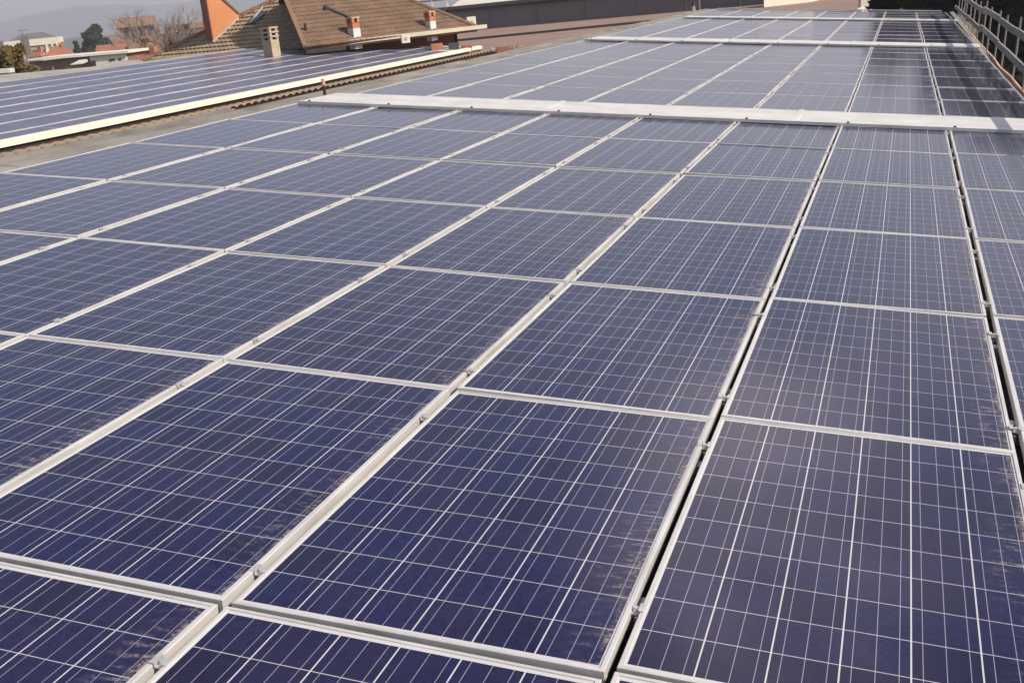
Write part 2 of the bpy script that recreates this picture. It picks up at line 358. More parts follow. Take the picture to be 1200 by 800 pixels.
b = MB(); b.box(-25.5, -25.2, 3, 41.2, LZ - .2, LZ - .06); b.prism([(-25.5,3,LZ-.2),(-25.5,yk+3,LZ-.2),(-26.6,yk-1,LZ-.2),(-26.9,3,LZ-.2)], [(-25.5,3,LZ-.03),(-25.5,yk+3,LZ-.03),(-26.6,yk-1,LZ-.03),(-26.9,3,LZ-.03)]); b.prism([(-25.5,3,LZ-.35),(-25.5,41.2,LZ-.35),(-35,41.2,LZ-2.9),(-35,3,LZ-2.9)], [(-25.5,3,LZ-.2),(-25.5,41.2,LZ-.2),(-35,41.2,LZ-2.75),(-35,3,LZ-2.75)])
part('ridge_cap', b, M_GREYROOF, lshed)
b = MB(); b.box(-25.0, -16.6, 3.3, 40.9, -8, LZ - .3); part('wall', b, M_WALL, lshed)
b = MB(); b.box(-15.9, -15.1, -5, 43, -2.05, -1.98); b.box(-15.2, -15.12, -5, 43, -2.05, -1.86); part('valley_gutter', b, M_GREY, lshed)

# ------------------------------------------------------------------ solar panels
def frame_mesh(PL=PL, lipy=.0115, lip=.0125):
    b = MB(); W, H, t = PW/2, PL/2, .037; n = 0
    ring = lambda x, y, z: [(-x,-y,z),(x,-y,z),(x,y,z),(-x,y,z)]
    c = .0016
    L = [ring(W, H, -t), ring(W, H, -c), ring(W-c, H-c, 0), ring(W-lip, H-lipy, 0), ring(W-lip-.001, H-lipy-.001, -.006)]
    for r in L: b.v += r
    for i in range(4):
        for k in range(4): j = (k+1) % 4; b.f.append([i*4+k, i*4+j, (i+1)*4+j, (i+1)*4+k])
    for k in range(4):
        j = (k+1) % 4; n = len(b.v); o1 = L[0][k]; o2 = L[0][j]
        b.v += [o1, o2, (o2[0]*.94, o2[1]*.96, -t), (o1[0]*.94, o1[1]*.96, -t)]; b.f.append([n+3, n+2, n+1, n])
    return b.mesh('frame', M_ALU)
def glass_mesh(PL=PL, lipy=.0115, M_CELL=M_CELL):
    b = MB(); W, H = PW/2 - .0115, PL/2 - lipy + .001
    b.poly([(-W,-H,-.0035),(W,-H,-.0035),(W,H,-.0035),(-W,H,-.0035)]); b.poly([(-W,-H,-.03),(W,-H,-.03),(W,H,-.03),(-W,H,-.03)], True)
    return b.mesh('cell_sheet', M_CELL)
def clamp_mesh():
    b = MB(); g = .0140                            # straddles the gap at x=0: two lips, a recessed channel, a bolt
    w = .019
    b.box(-g-.009, -g+.002, -w, w, .0008, .004); b.box(g-.002, g+.009, -w, w, .0008, .004)
    b.box(-g+.002, -g+.005, -w, w, -.010, .004); b.box(g-.005, g-.002, -w, w, -.010, .004)
    b.box(-g+.005, g-.005, -w*.8, w*.8, -.014, -.010); b.tube((0,0,-.010), (0,0,.002), .008, .008, 6); b.tube((0,0,-.06), (0,0,-.03), .005, .005, 6)
    return b.mesh('clamp', M_STEEL)
ME_F, ME_G, ME_C = frame_mesh(), glass_mesh(), clamp_mesh()
ME_F3 = frame_mesh(1.657, .0065); ME_G3 = glass_mesh(1.657, .0065, M_CELL3)
ME_F2, ME_G2 = frame_mesh(1.664, .003, .034), glass_mesh(1.664, .003, M_CELL2)
ORD = ['first','second','third','fourth','fifth','sixth','seventh','eighth','ninth','tenth','eleventh','twelfth','thirteenth','fourteenth','fifteenth','sixteenth','seventeenth','eighteenth','nineteenth','twentieth']
DX = [-.001,-.005,.009,-.006,.008,.001,-.005,-.003]; DY = [.037,-.014,-.032,-.01,-.005,.013,.011,.01]; RY_ = [.006,-.006,-.01,-.007,.03,-.02]
def seen(cx, cy, cz, hx=.5, hy=.83, mar=25):
    c = [pix(ROOF @ Vector((cx + a*hx, cy + e*hy, cz))) for a in (-1,-.5,0,.5,1) for e in (-1,-.5,0,.5,1)]
    c = [p for p in c if p]
    return any(-mar < p[0] < 1200+mar and -mar < p[1] < 800+mar for p in c)
npan = 0
def solar(cx, cy, cz, label, group, clamps=0, pit=0.0, fm=None, gm=None):
    global npan
    npan += 1
    j = (rad(rnd.gauss(pit, .17)), rad(rnd.gauss(0, .2)))
    t = thing('solar_panel', label, 'solar panel', ROOF @ Vector((cx, cy, cz)), roofrot(j), group)
    link('frame', fm or ME_F, t); link('cell_sheet', gm or ME_G, t)
    for k in range(clamps):
        link('clamp', ME_C, t, (-PW/2 - .0140, (-.60, .52)[k] + rnd.uniform(-.05, .05), 0))
    return t
PIT = 1.039
DXC = [(DX[max(c-1,0)] + DX[min(c,7)])/2 for c in range(8)]; DYC = [(DY[max(c-1,0)] + DY[min(c,7)])/2 for c in range(8)]
def colx(c, y): return -c*PIT + PIT/2 + DXC[c] - max(0, y - 11) * .004
for c in range(8):
    for j in range(-1, 6):                          # block before the first strip
        ya = j*1.665 + DYC[c] + (RY_[j] if j >= 0 else 0); cy = ya + 1.665/2
        if not seen(colx(c, cy), cy, 0): continue
        solar(colx(c, cy), cy, 0, f'blue solar panel, {ORD[5-j]} row before the nearest white strip, {ORD[c]} column from the railing', 'solar panels on the main roof', 2)
    for blk, y0, rows, nm in ((0, 11.42, 7, 'past the nearest'), (1, 24.25, 7, 'past the second'), (2, 36.15, 4, 'past the third')):
        for j in range(rows):
            cy = y0 + (j + .5)*1.665 + DYC[c]*.5
            solar(colx(c, cy), cy, zdip(cy), f'blue solar panel, {ORD[j]} row {nm} white strip, {ORD[c]} column from the railing', 'solar panels on the main roof', 2 if blk == 0 else 0, pit=-.23, fm=ME_F3, gm=ME_G3)
for k in range(8):
    for j in range(18):
        cx = -15.78 - (k + .5)*PIT - .53; cy = 40.3 - (j + .5)*1.665
        if not seen(cx, cy, LZ, mar=5) or (k == 0 and j == 0): continue
        solar(cx, cy, LZ, f'blue solar panel on lower left roof, {ORD[k]} row from white edging, {ORD[j]} from far end', 'solar panels on the lower left roof', fm=ME_F2, gm=ME_G2)
print('panels', npan)

for j in range(-1, 6):
    for q, w in ((.24, 'lower'), (.80, 'upper')):
        b = MB(); b.box(-7.2, .98, -.02, .02, -.125, -.075); b.box(-7.2, .98, -.024, .024, -.075, -.0425)
        solo('mounting_rail', b, M_STEEL, f'metal rail under the {w} half of the {ORD[5-j]} panel row before nearest white strip', 'mounting rail', ROOF @ Vector((0, j*1.665 + q*1.665, 0)), ROOF.to_euler(), 'mounting rails under the panels')
# white cover strips between the blocks
def strip(y0, y1, z, label, x0=-7.24, x1=1.02):
    t = thing('cover_strip', label, 'cover strip', (0,0,0), ROOF.to_euler(), 'white cover strips across the main roof')
    b = MB(); b.prism([(x0,y0,z-.012),(x1,y0,z-.012),(x1,y1,z-.022),(x0,y1,z-.022)], [(x0,y0,z),(x1,y0,z),(x1,y1,z-.01),(x0,y1,z-.01)])
    part('cover_sheet', b, M_WHITE, t)
    for k in range(2):
        xs = x0 + (x1-x0)*(k+1)/3 + .2; b = MB(); b.box(xs, xs+.06, y0-.002, y1-.02, z-.008, z+.0025); part('joint_cover', b, M_WHITE, t)
    b = MB(); b.box(x0, x1, y0 - .004, y0, z - .03, z + .002); part('front_lip', b, M_WHITE, t)
    for k in range(8):
        x = x1 - .06 - k*PIT*.985 - .9
        b = MB(); b.tube((x, y0+.03, z), (x, y0+.03, z+.014), .014, .012, 8); part('screw', b, M_DARK, t)
    return t
strip(9.84, 10.86, .030, 'widest white sheet metal strip lying across the panels nearest the camera')
strip(23.0, 24.15, -.055, 'second white sheet metal strip across the roof, before the darkest panels')
strip(35.0, 36.1, -.10, 'third and thinnest white strip across the far part of the roof')
strip(42.9, 43.3, -.115, 'pale metal strip closing the far end of the roof by dark trees', x0=-7.3, x1=.75)

# lower left field: white edging, far end trim, a grey blanking sheet in place of a panel
b = MB(); b.box(-16.34, -16.24, 3.5, 41.1, LZ - .05, LZ + .06); b.box(-16.42, -16.34, 3.5, 41.1, LZ + .03, LZ + .065)
solo('edge_trim', b, M_CREAM, 'long thick white metal edging along the low side of the left panels', 'edging', (0,0,0), ROOF.to_euler())
b = MB(); b.box(-25.0, -16.43, 40.5, 40.9, LZ - .05, LZ + .04)
solo('edge_trim', b, M_CREAM, 'pale metal trim closing the far end of the left panels below the house', 'edging', (0,0,0), ROOF.to_euler())
b = MB(); b.box(-17.30, -16.36, 38.75, 40.35, LZ - .02, LZ + .008)
solo('blanking_sheet', b, M_WHITE, 'pale grey flat sheet filling the far corner of the left panel field', 'metal sheet', (0,0,0), ROOF.to_euler())

# ------------------------------------------------------------------ guard rail along the low edge
rail = thing('guard_rail', 'weathered scaffold railing of two board rails on thin posts along the roof edge', 'railing', (0,0,0), ROOF.to_euler())
XF = 1.12
R = random.Random(3)
def boards(zc, h, segs, name):
    for (y0, y1, dz) in segs:
        b = MB(); n = 4; P = [(XF - .03 + R.uniform(-.006,.006), y0 + (y1-y0)*i/n, zc + dz + R.uniform(-.007,.007)) for i in range(n+1)]
        b.path(P, .035, h); part(name, b, M_TIMBER, rail)
boards(.590, .105, ((3.5, 9.2, 0), (9.1, 14.6, .01), (14.5, 20.4, 0), (20.3, 25.0, .02), (24.9, 31, -.03), (30.9, 38, -.05), (37.9, 40.5, -.06)), 'top_rail')
boards(.200, .105, ((3.5, 9.6, 0), (9.5, 15.6, 0), (15.5, 20, .0), (19.9, 25.4, .02), (25.3, 32, -.04), (31.9, 38.5, -.07), (38.4, 40.5, -.09)), 'middle_rail')
for k in range(18):
    y = 5.1 + 2.02*k + R.uniform(-.1, .1); top = .78 + R.uniform(-.05, .08) - .002*y
    b = MB(); b.tube((XF + .03, y, -2.6), (XF + .03 + R.uniform(-.02,.02), y, top), .017, .017, 6); part('post', b, M_POST, rail)

# ------------------------------------------------------------------ small things on the roofs
p = ROOF.inverted() @ on_plane(381, 112.5, ROOF @ Vector((-7.55, 10, -.02)), ROOF.to_3x3() @ Vector((0,0,1))); b = MB(); b.tube((0,0,-.1), (0,0,.13), .02, .02, 8); 
t = thing('roof_rod', 'short dark rod with rusty top standing on the ridge by the white strip', 'rod', ROOF @ p)
part('rod', b, M_DARK, t); b = MB(); b.tube((0,0,.13), (0,0,.21), .026, .024, 8); part('rod_cap', b, M_RUST, t)
R = random.Random(9)
for i, (px, py, s, mt, nm, lab, cat) in enumerate((
    (556, 58, .07, M_BRICK, 'brick_pile', 'little heap of broken bricks in the valley near the white edging corner', 'bricks'),
    (574, 55, .09, M_LEAD, 'rubble_sack', 'grey sack lying on the ridge flashing behind the left panels', 'sack'),
    (604, 52, .10, M_TANBRICK, 'rubble_heap', 'pale heap of rubble on the ridge flashing below the brown roof', 'rubble'))):
    q = on_plane(px, py+4, ROOF @ Vector((-7.6, 20, -.1)), ROOF.to_3x3() @ Vector((0,0,1))); b = MB()
    for k in range(7):
        a = Vector((R.uniform(-1.6,1.6)*s, R.uniform(-1.0,1.0)*s, R.uniform(0,.3)*s)); w = s*R.uniform(.25,.5)
        ang = R.uniform(0, pi); ux = Vector((cos(ang), sin(ang), R.uniform(-.2,.2)))*w; uy = Vector((-sin(ang), cos(ang), 0))*w*.55; uz = Vector((0,0,w*.5))
        b.prism([a-ux-uy, a+ux-uy, a+ux+uy, a-ux+uy], [a-ux*.9-uy+uz, a+ux-uy*.9+uz, a+ux*.9+uy+uz, a-ux+uy*.9+uz])
    solo(nm, b, mt, lab, cat, q)
q = at(813, 14, 52); t = thing('vent_pipe', 'short dark roof vent pipe with pale collar against the grey wall', 'vent', q)
part('pipe', MB().tube((0,0,-1.2), (0,0,.28), .07, .07, 10), M_STEEL, t); part('cowl', MB().tube((0,0,.26), (0,0,.44), .10, .05, 10), M_DARK, t)

# ------------------------------------------------------------------ big tiled house
house = thing('tiled_house', 'large house with two brown tiled roof slopes and a cream gutter', 'house')
ZE = .72
def slope_plane(pa, pb, pitch):
    A, B_ = at_z(*pa, ZE), at_z(*pb, ZE); e = (B_ - A).normalized(); up = Vector((-e.y, e.x, 0))
    if up.dot(VF) < 0: up = -up
    s = (up*cos(pitch) + Vector((0,0,1))*sin(pitch)); n = e.cross(s).normalized()
    if n.z < 0: n = -n
    return A, e, up, s, n
# left slope with visible tile courses
A, e, up, s, n = slope_plane((176, 69.5), (362, 54), rad(27))
HA = (A, e, up, s, n)
def along(px, py): P = on_plane(px, py, A, n) - A; return P.dot(e), P.dot(s)
e1 = (at_z(362, 54, ZE) - A).dot(e)
l0 = along(176, 69.5); l1 = along(303, 11)
top = 5.6
q0_, q1_ = along(357.5, 54), along(335, 0)
def right_bound(t): return q0_[0] + (q1_[0]-q0_[0]) * (t - q0_[1]) / (q1_[1] - q0_[1])
def left_bound(t): return l0[0] + (l1[0]-l0[0]) * t / l1[1]
b = MB(); T = .33; k = 0; tt = -.15
while tt < top:
    x0, x1, x2 = left_bound(tt), left_bound(tt + T), right_bound(tt) + .12
    if x0 > x2 - .2: break
    lift = .055
    P = lambda x, q, h: A + e*x + s*q + n*h
    nseg = max(2, int((x2 - x0)/.24)); xs = [x0 + (x2-x0)*i/nseg for i in range(nseg+1)]
    for i in range(nseg):
        xa, xb = xs[i], xs[i+1]; xm = (xa+xb)/2; w = .03
        for (ua, ub, ha, hb) in ((xa, xm, 0, w), (xm, xb, w, 0)):
            b.poly([P(ua,tt,lift+ha), P(ub,tt,lift+hb), P(max(ub,x1) if ub < x1 else ub,tt+T+.02,.0+hb), P(max(ua,x1) if ua < x1 else ua,tt+T+.02,.0+ha)])
            b.poly([P(ua,tt,-.05), P(ub,tt,-.05), P(ub,tt,lift+hb), P(ua,tt,lift+ha)])
    tt += T
part('roof', b, M_TILE, house, norm=False)
bb = MB()                                             # hip capping on the left edge
for i in range(18):
    q0, q1 = -.1 + top/18*i, -.1 + top/18*(i+1.12)
    bb.tube(A + e*left_bound(q0) + s*q0 + n*.06, A + e*left_bound(q1) + s*q1 + n*.06, .13, .10, 7)
part('hip_tiles', bb, M_BRNTILE, house)
bb = MB(); zc = Vector((0,0,1))                       # hidden far side of that roof
ra, rb = A + e*left_bound(top*.97) + s*top*.97, A + e*right_bound(top*.97) + s*top*.97
bk = up*9.0
bb.poly([ra - n*.04, rb - n*.04, rb + bk*.5 - zc*2, A + e*l0[0] + bk*1.4 - zc*.4]); bb.poly([A + e*l0[0] - n*.05, ra - n*.05, A + e*l0[0] + bk*1.4 - zc*.4])
part('back_roof', bb, M_TILE, house)
bb = MB(); w0, w1 = A + e*.5 + up*.5, A + e*(e1+1.0) + up*.5; dp = up*7.5
bb.prism([Vector((q.x,q.y,GROUND)) for q in (w0, w1, w1+dp, w0+dp)], [Vector((q.x,q.y,ZE-.12)) for q in (w0, w1, w1+dp, w0+dp)])
part('wall', bb, M_DORANGE, house)
bb = MB(); bb.path([A - up*.05 - zc*.14, A + e*e1 - up*.05 - zc*.14], .16, .14); part('eaves_strip', bb, M_DARK, house)
# orange wing wall cutting through the left slope
c0, c1 = on_plane(251, 51, A, n), on_plane(280.5, 23, A, n)
hd = Vector((c1.x-c0.x, c1.y-c0.y, 0))
def up_to(P, px, py):                                  # height of a vertical above P as seen at py
    k = (px - 0); r = ray(px, py); q = CAM + r * ((P - CAM).dot(VF) / r.dot(VF)); return Vector((P.x, P.y, q.z))
t0 = Vector((c0.x, c0.y, up_to(c0, 236, -18).z)); t1 = Vector((c1.x, c1.y, up_to(c1, 279, 17).z))
thk = Vector((-1, -.25, 0)).normalized(); d_l = on_plane(238.5, 46, A, n) - c0; d_l.z = 0
bb = MB()
lo = Vector((0,0,-.8))
def wing(o0, o1): return [o0 + c0 + lo, o0 + c1 + lo, o0 + c1 + Vector((0,0,(t1.z-c1.z))), o0 + Vector((t0.x, t0.y, t0.z))]
off = VF*.62 - VR*.42
F0 = [c0 + lo, c1 + lo, t1, t0]; F1 = [q + off for q in F0]
bb.prism(F0, F1); part('wing_wall', bb, M_ORANGE, house)
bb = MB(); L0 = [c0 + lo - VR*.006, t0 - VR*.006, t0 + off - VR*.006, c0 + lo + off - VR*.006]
L1 = [q - VR*.03 - VF*.03 for q in L0]; bb.prism(L0, L1); part('wing_end_shade', bb, M_DORANGE, house)  # left face of the orange wall, its shade put into a darker colour
bb = MB(); bb.tube(t0 + zc*.04, t1 + zc*.04, .07, .07, 6); part('coping', bb, M_BRNTILE, house)
bb = MB(); bb.path([c0 + n*.06 - up*.04, c1 + n*.06 - up*.04], .06, .10); part('flashing', bb, M_LEAD, house)
# roof window, open
q = on_plane(286, 33, A, n)
bb = MB(); f0 = q + n*.05
bb.path([f0, f0 + e*.62], .09, .07); part('window_frame', bb, M_WHITE, house)
bb = MB(); wp = [f0 + s*.15, f0 + e*.55 + s*.15, f0 + e*.55 + s*1.0, f0 + s*1.0]; bb.prism(wp, [r + n*.05 for r in wp]); part('window_pane', bb, M_GLASSD, house)
bb = MB(); bb.tube(f0 + e*.30 + s*.2 + n*.06, f0 + e*.62 + s*.95 + n*.35, .035, .035, 6); part('window_sash', bb, M_WHITE, house)

# right slope: smooth brown, higher verge on its left
A2, e2, up2, s2, n2 = slope_plane((357, 56), (560, 32.5), rad(28)); A2 = A2 + n2*.16
def pl2(px, py): return on_plane(px, py, A2, n2)
cor = [pl2(357, 55), pl2(560, 33), pl2(474, -1), pl2(404, -29), pl2(322, -29), pl2(335, 0)]
b = MB(); b.prism([q - n2*.16 for q in cor], cor); part('roof', b, M_TILE2, house, 'smooth red brown roof slope on the right')
tc2 = MB(); lq = lambda P_: ((P_ - A2).dot(e2), (P_ - A2).dot(s2)); va, vb, ha_, hb_ = lq(cor[0]), lq(cor[5]), lq(cor[1]), lq(cor[3])
li = lambda a_, b_, q: a_[0] + (b_[0]-a_[0])*(q - a_[1])/(b_[1]-a_[1])
qq = max(va[1], ha_[1]) - .05
while qq < min(hb_[1], lq(cor[4])[1]) - .34:
    u0, u1 = li(va, vb, qq), li(ha_, hb_, qq); ns = max(2, int((u1-u0)/.25)); jit = rnd.uniform(-.004, .004)
    for i in range(ns):
        ua, ub = u0 + (u1-u0)*i/ns, u0 + (u1-u0)*(i+1)/ns; um = (ua+ub)/2
        for (xa, xb, ka, kb) in ((ua, um, 0, .016), (um, ub, .016, 0)):
            PP = lambda x_, q_, h_: A2 + e2*x_ + s2*q_ + n2*h_
            tc2.poly([PP(xa,qq,.034+ka+jit), PP(xb,qq,.034+kb+jit), PP(xb,qq+.34,.006+kb), PP(xa,qq+.34,.006+ka)])
            tc2.poly([PP(xa,qq,.0), PP(xb,qq,.0), PP(xb,qq,.034+kb+jit), PP(xa,qq,.034+ka+jit)])
    qq += .33
part('tile_courses', tc2, M_TILE2, house, norm=False)
def ln(px, py): P = pl2(px, py) - A2; return P.dot(e2), P.dot(s2)
bb = MB(); q1, q2 = pl2(560, 33), pl2(404, -29)
for i in range(16): bb.tube(q1.lerp(q2, i/16) + n2*.03, q1.lerp(q2, (i+1.1)/16) + n2*.03, .10, .08, 7)
part('hip_tiles', bb, M_BRNTILE, house)
bb = MB(); bb.path([pl2(357.5,55) + n2*.03, pl2(322.5,-29) + n2*.03], .16, .09); part('verge', bb, M_BRNTILE, house)
bb = MB(); r1, r2 = pl2(404,-29), pl2(322,-29); bb.poly([r1, r2, r2 + (r2-CAM).normalized()*5 - zc*2.6, r1 + (r1-CAM).normalized()*5 - e2*1.5 - zc*2.6]); vd = (q1 - CAM).normalized(); bb.poly([q1 - n2*.05, r1 - n2*.05, r1 + (r1-CAM).normalized()*5 - e2*1.5 - zc*2.6, q1 + vd*5 - e2*1.5 - zc*.2])
part('back_roof', bb, M_TILE2, house)
g0, g1 = at_z(404, 50.5, ZE) - up2*.26 + zc*.02, at_z(565, 32, ZE) - up2*.26 + zc*.02
bb = MB(); bb.path([g0, g1], .14, .15); part('gutter', bb, M_GUTTER, house)
bb = MB(); bb.path([pl2(357,56) - zc*.16, pl2(404,51) - zc*.16], .12, .14); part('eaves_strip', bb, M_DARK, house)
bb = MB(); a0, a1 = g0 + up2*.9 - zc*.1, g1 + up2*.8 - e2*.9 - zc*.1; dp = up2*7
bb.prism([Vector((q.x,q.y,GROUND)) for q in (a0,a1,a1+dp,a0+dp)], [Vector((q.x,q.y,ZE-.12)) for q in (a0,a1,a1+dp,a0+dp)]); part('wall', bb, M_REDWALL, house)
bb = MB(); dq = a1 - up2*.06 - e2*.1; bb.tube(dq + zc*.02, Vector((dq.x,dq.y,GROUND)), .05, .05, 8); part('downpipe', bb, M_DARK, house)
bb = MB(); h0, h1 = pl2(383, 12), pl2(409, 23); sk = [h0, h1, h1 + s2*.25, h0 + s2*.25]
bb.prism([q + n2*.01 for q in sk], [q + n2*.09 for q in sk]); part('skylight', bb, M_GLASSD, house)
bb = MB(); bb.path([h0 - e2*.15 + n2*.06, h0 + n2*.06 + e2*.05], .12, .1); part('skylight_frame', bb, M_DARK, house)

def chimney(px, py, w, h, label, P):
    q = P(px, py); t = thing('chimney', label, 'chimney', q, (0,0,math.atan2(e2.y, e2.x) + .12), 'small brick chimneys on the brown roof')
    part('base', MB().box(-w, w, -w, w, -.5, h*.38), M_WHITE, t); part('stack', MB().box(-w*.985, w*.985, -w*.985, w*.985, h*.38, h*.68), M_BRICK, t)
    for sx in (-1, 1):
        for sy in (-1, 1): part('pier', MB().box(sx*w*.72-.06, sx*w*.72+.06, sy*w*.72-.06, sy*w*.72+.06, h*.68, h*.92), M_BRICK, t)
    part('flue', MB().box(-w*.5, w*.5, -w*.5, w*.5, h*.68, h*.88), M_DARK, t)
    part('cap', MB().box(-w*1.12, w*1.12, -w*1.12, w*1.12, h*.92, h), M_TANBRICK, t)
chimney(415.5, 41.5, .17, .66, 'brick chimney on the brown roof beside the dark skylight', pl2)
chimney(505, 32.5, .15, .62, 'brick chimney on the brown roof nearer the gutter end', pl2)
b = MB(); b.tube((0,0,-.2), (0,0,.24), .045, .045, 8); b.tube((0,0,.2), (0,0,.30), .065, .03, 8)
solo('vent_pipe', b, M_DARK, 'tiny dark vent pipe on the brown roof near its left verge', 'vent', pl2(358.5, 37))
# tan chimney standing at the near eaves
q = at(319, 62, 40.5); t = thing('chimney', 'squat tan brick chimney with slotted top behind the left panels', 'chimney', q, (0,0,VYAW - .55))
part('stack', MB().box(-.21,.21,-.21,.21,-2.5,.44), M_TANBRICK, t)
for k in range(3):
    z = .44 + k*.15
    for sx in (-1, 1):
        for sy in (-1, 1): part('pier', MB().box(sx*.155-.055, sx*.155+.055, sy*.155-.055, sy*.155+.055, z, z+.09), M_TANBRICK, t)
    part('slab', MB().box(-.235,.235,-.235,.235,z+.09,z+.15), M_TANBRICK, t)
part('flue', MB().box(-.13,.13,-.13,.13,.44,.86), M_DARK, t)
def condenser(px, py, d, w, h, label):
    t = thing('air_conditioner', label, 'air conditioner', at(px, py, d), (0,0,VYAW + .25), 'cream wall units by the house gutter')
    part('casing', MB().box(-w/2, w/2, -.15, .15, 0, h), M_CREAM, t); part('fan', MB().tube((0,-.153,h*.5), (0,-.165,h*.5), w*.2, w*.2, 14), M_LEAD, t)
condenser(552.5, 32.5, 46.0, .36, .42, 'cream box standing on the far end of the house gutter')
condenser(475.5, 50.5, 41.8, .30, .30, 'cream box hanging below the middle of the house gutter')
# yard clutter by the red wall
for (px, py, d, sx, sz, mt, nm, lab, cat) in ((512, 56, 43.5, .45, .16, M_BRICK, 'brick_stack', 'orange brick stack at the foot of the red brown wall', 'bricks'),
      (532, 56.5, 43.5, .4, .2, M_TEAL, 'machine', 'dark machine between the orange stacks by the red wall', 'machine'), (547, 57.5, 43.8, .42, .15, M_REDTILE, 'tile_stack', 'stack of red tiles at the corner of the house wall', 'tiles'),
      (592, 55.5, 46.5, .7, .04, M_REDTILE, 'plank_stack', 'long reddish plank stack behind the ridge flashing', 'planks')):
    P = at(px, py, d); b = MB(); R = random.Random(px)
    for k in range(4):
        z = -1.2 + (1.2 + sz) * k/4; x = R.uniform(-.06,.06); b.box(-sx/2+x, sx/2+x, -.2+x, .2+x, z, z + (1.2+sz)/4 - .01)
    solo(nm, b, mt, lab, cat, P, (0,0,VYAW + R.uniform(-.2,.2)))

# ------------------------------------------------------------------ buildings behind
ZB = -.4
Wl, Wr = at_z(548, 36.2, ZB), at_z(1005, -4.5, ZB); ew = (Wr - Wl).normalized(); uw = Vector((-ew.y, ew.x, 0))
if uw.dot(VF) < 0: uw = -uw
brown = thing('flat_roof_building', 'low building with a wide flat red brown roof beyond the panels', 'building')
def prism_z(b, pts, z0, z1): return b.prism([Vector((p.x,p.y,z0)) for p in pts], [Vector((p.x,p.y,z1)) for p in pts])
edgeA, edgeB = at_z(1007, 15, ZB), at_z(1024, -2, ZB)
jn0, jn1 = at_z(575, 47.0, ZB), at_z(705, 33.2, ZB)
far_l = Wl - ew*14; ndl = jn0 - ew*10
pts = [Vector((edgeA.x - .2, 44.2, 0)), Vector((edgeA.x, edgeA.y, 0)), edgeB, edgeB.lerp(edgeA, -1.2), Wr, Wl, far_l, ndl, Vector((-22, 46.0, 0))]
prism_z(b := MB(), pts, ZB - .3, ZB); part('roof', b, M_BROWNROOF, brown)
prism_z(b := MB(), [p + (Vector((-12, 62, 0)) - p)*.02 for p in pts], GROUND, ZB - .3); part('wall', b, M_WALL, brown)
b = MB(); b.path([jn0 - ew*8 + zc*.05, jn0.lerp(jn1, 2.2) + zc*.05], .28, .16); part('roof_joint', b, M_DARK, brown)
b = MB(); b.path([edgeA + zc*.05, edgeB.lerp(edgeA, -1.2) + zc*.05], .22, .16); part('parapet', b, M_CREAM, brown)

greyb = thing('warehouse', 'long dark grey clad warehouse with a pale roof behind the brown roof', 'building')
wl_, wr_ = Wl - ew*12, Wl + ew*((Wr - Wl).length*.63); dpw = uw*26
ztop = 1.62
prism_z(b := MB(), [wl_, wr_, wr_ + dpw, wl_ + dpw], GROUND, ztop); part('wall', b, M_GREYCLAD, greyb)
wr2 = Wl + ew*((Wr - Wl).length*1.1)
prism_z(b := MB(), [wr_ + ew*.01 + uw*.4, wr2 + uw*.4, wr2 + dpw, wr_ + ew*.01 + dpw], GROUND, 2.0); part('end_wall', b, M_GREYCLAD, greyb)
b = MB(); k0 = at(537, 9, 86); k1 = at(640, -2, 92); kk = (k1 - k0).normalized()
b.poly([wl_ + ew*9.5 + uw*1.0 + zc*(ztop+.06), wl_ + ew*23 + uw*1.0 + zc*(ztop+.06), wl_ + ew*23 + uw*9 + zc*(ztop+4.4), wl_ + ew*14 + uw*9 + zc*(ztop+4.4)])
part('pale_roof', b, M_STONEW, greyb)
b = MB(); b.path([wl_ - uw*.08 + zc*(ztop+.06), wr_ - uw*.08 + zc*(ztop+.06)], .3, .16)
part('coping', b, M_DARK, greyb)
for kx in range(14):
    b = MB(); P = Wl + ew*(kx*4.1 - 6) - uw*.03; b.box(-.04, .04, -.03, .03, GROUND, ztop - .02)
    oo = part('cladding_joint', b, M_SLATE, greyb); oo.location = (P.x, P.y, 0); oo.rotation_euler = (0,0,math.atan2(ew.y, ew.x))
w0, w1 = at_z(897, 8.5, ZB), at_z(951, 2.5, ZB); w0, w1 = w0 - uw*.4, w1 - uw*.4
prism_z(b := MB(), [w0, w1, w1 + uw*3, w0 + uw*3], GROUND, 2.3)
solo('white_annex', b, M_CREAM, 'bright white plastered annex in front of the dark grey warehouse', 'building')
P = at_z(1018, 12, ZB) + Vector((0, 1.0, 0)); b = MB(); b.box(-.42, .8, 0, .3, GROUND - ZB, .9)
t = solo('white_wall', b, M_STONEW, 'small white wall beside the dark trees at the roof end', 'wall', P, (0,0,.5))
# white terrace railing behind the house ridge
t = thing('roof_terrace', 'white terrace railing on a pale building behind the brown roof ridge', 'terrace', at_z(512, 5, 1.62) if False else at(512, 10.5, 96), (0,0,VYAW - .18))
part('slab', MB().box(-3.2, 2.2, 0, 5, -.5, 0), M_STONEW, t)
for x in (-3.0, -1.7, -.4, .9, 2.1): part('post', MB().box(x-.09, x+.09, .05, .22, 0, 1.0), M_CREAM, t)
part('handrail', MB().box(-3.1, 2.2, .05, .2, .62, .74), M_SLATE, t)
part('cornice', MB().box(-3.25, 2.25, -.15, .0, -.22, .06), M_CREAM, t)

# ------------------------------------------------------------------ town to the left
def zat(px, py, d): return at(px, py, d).z
def town(px, d, yaw=0): P = at(px, 60, d); return Vector((P.x, P.y, GROUND)), (0,0,VYAW + yaw)
def windows(t, x0, x1, y, zs, n, w, h, mt=M_SHUT, mtf=M_OCHRE):
    for z in zs:
        for i in range(n):
            x = x0 + (x1-x0)*(i+.5)/n
            f = part('window', MB().box(x-w/2-.12, x+w/2+.12, y-.05, y+.02, z-.12, z+h+.12), mtf, t)
            part('pane', MB().box(x-w/2, x+w/2, y-.09, y-.052, z, z+h), mt, f)
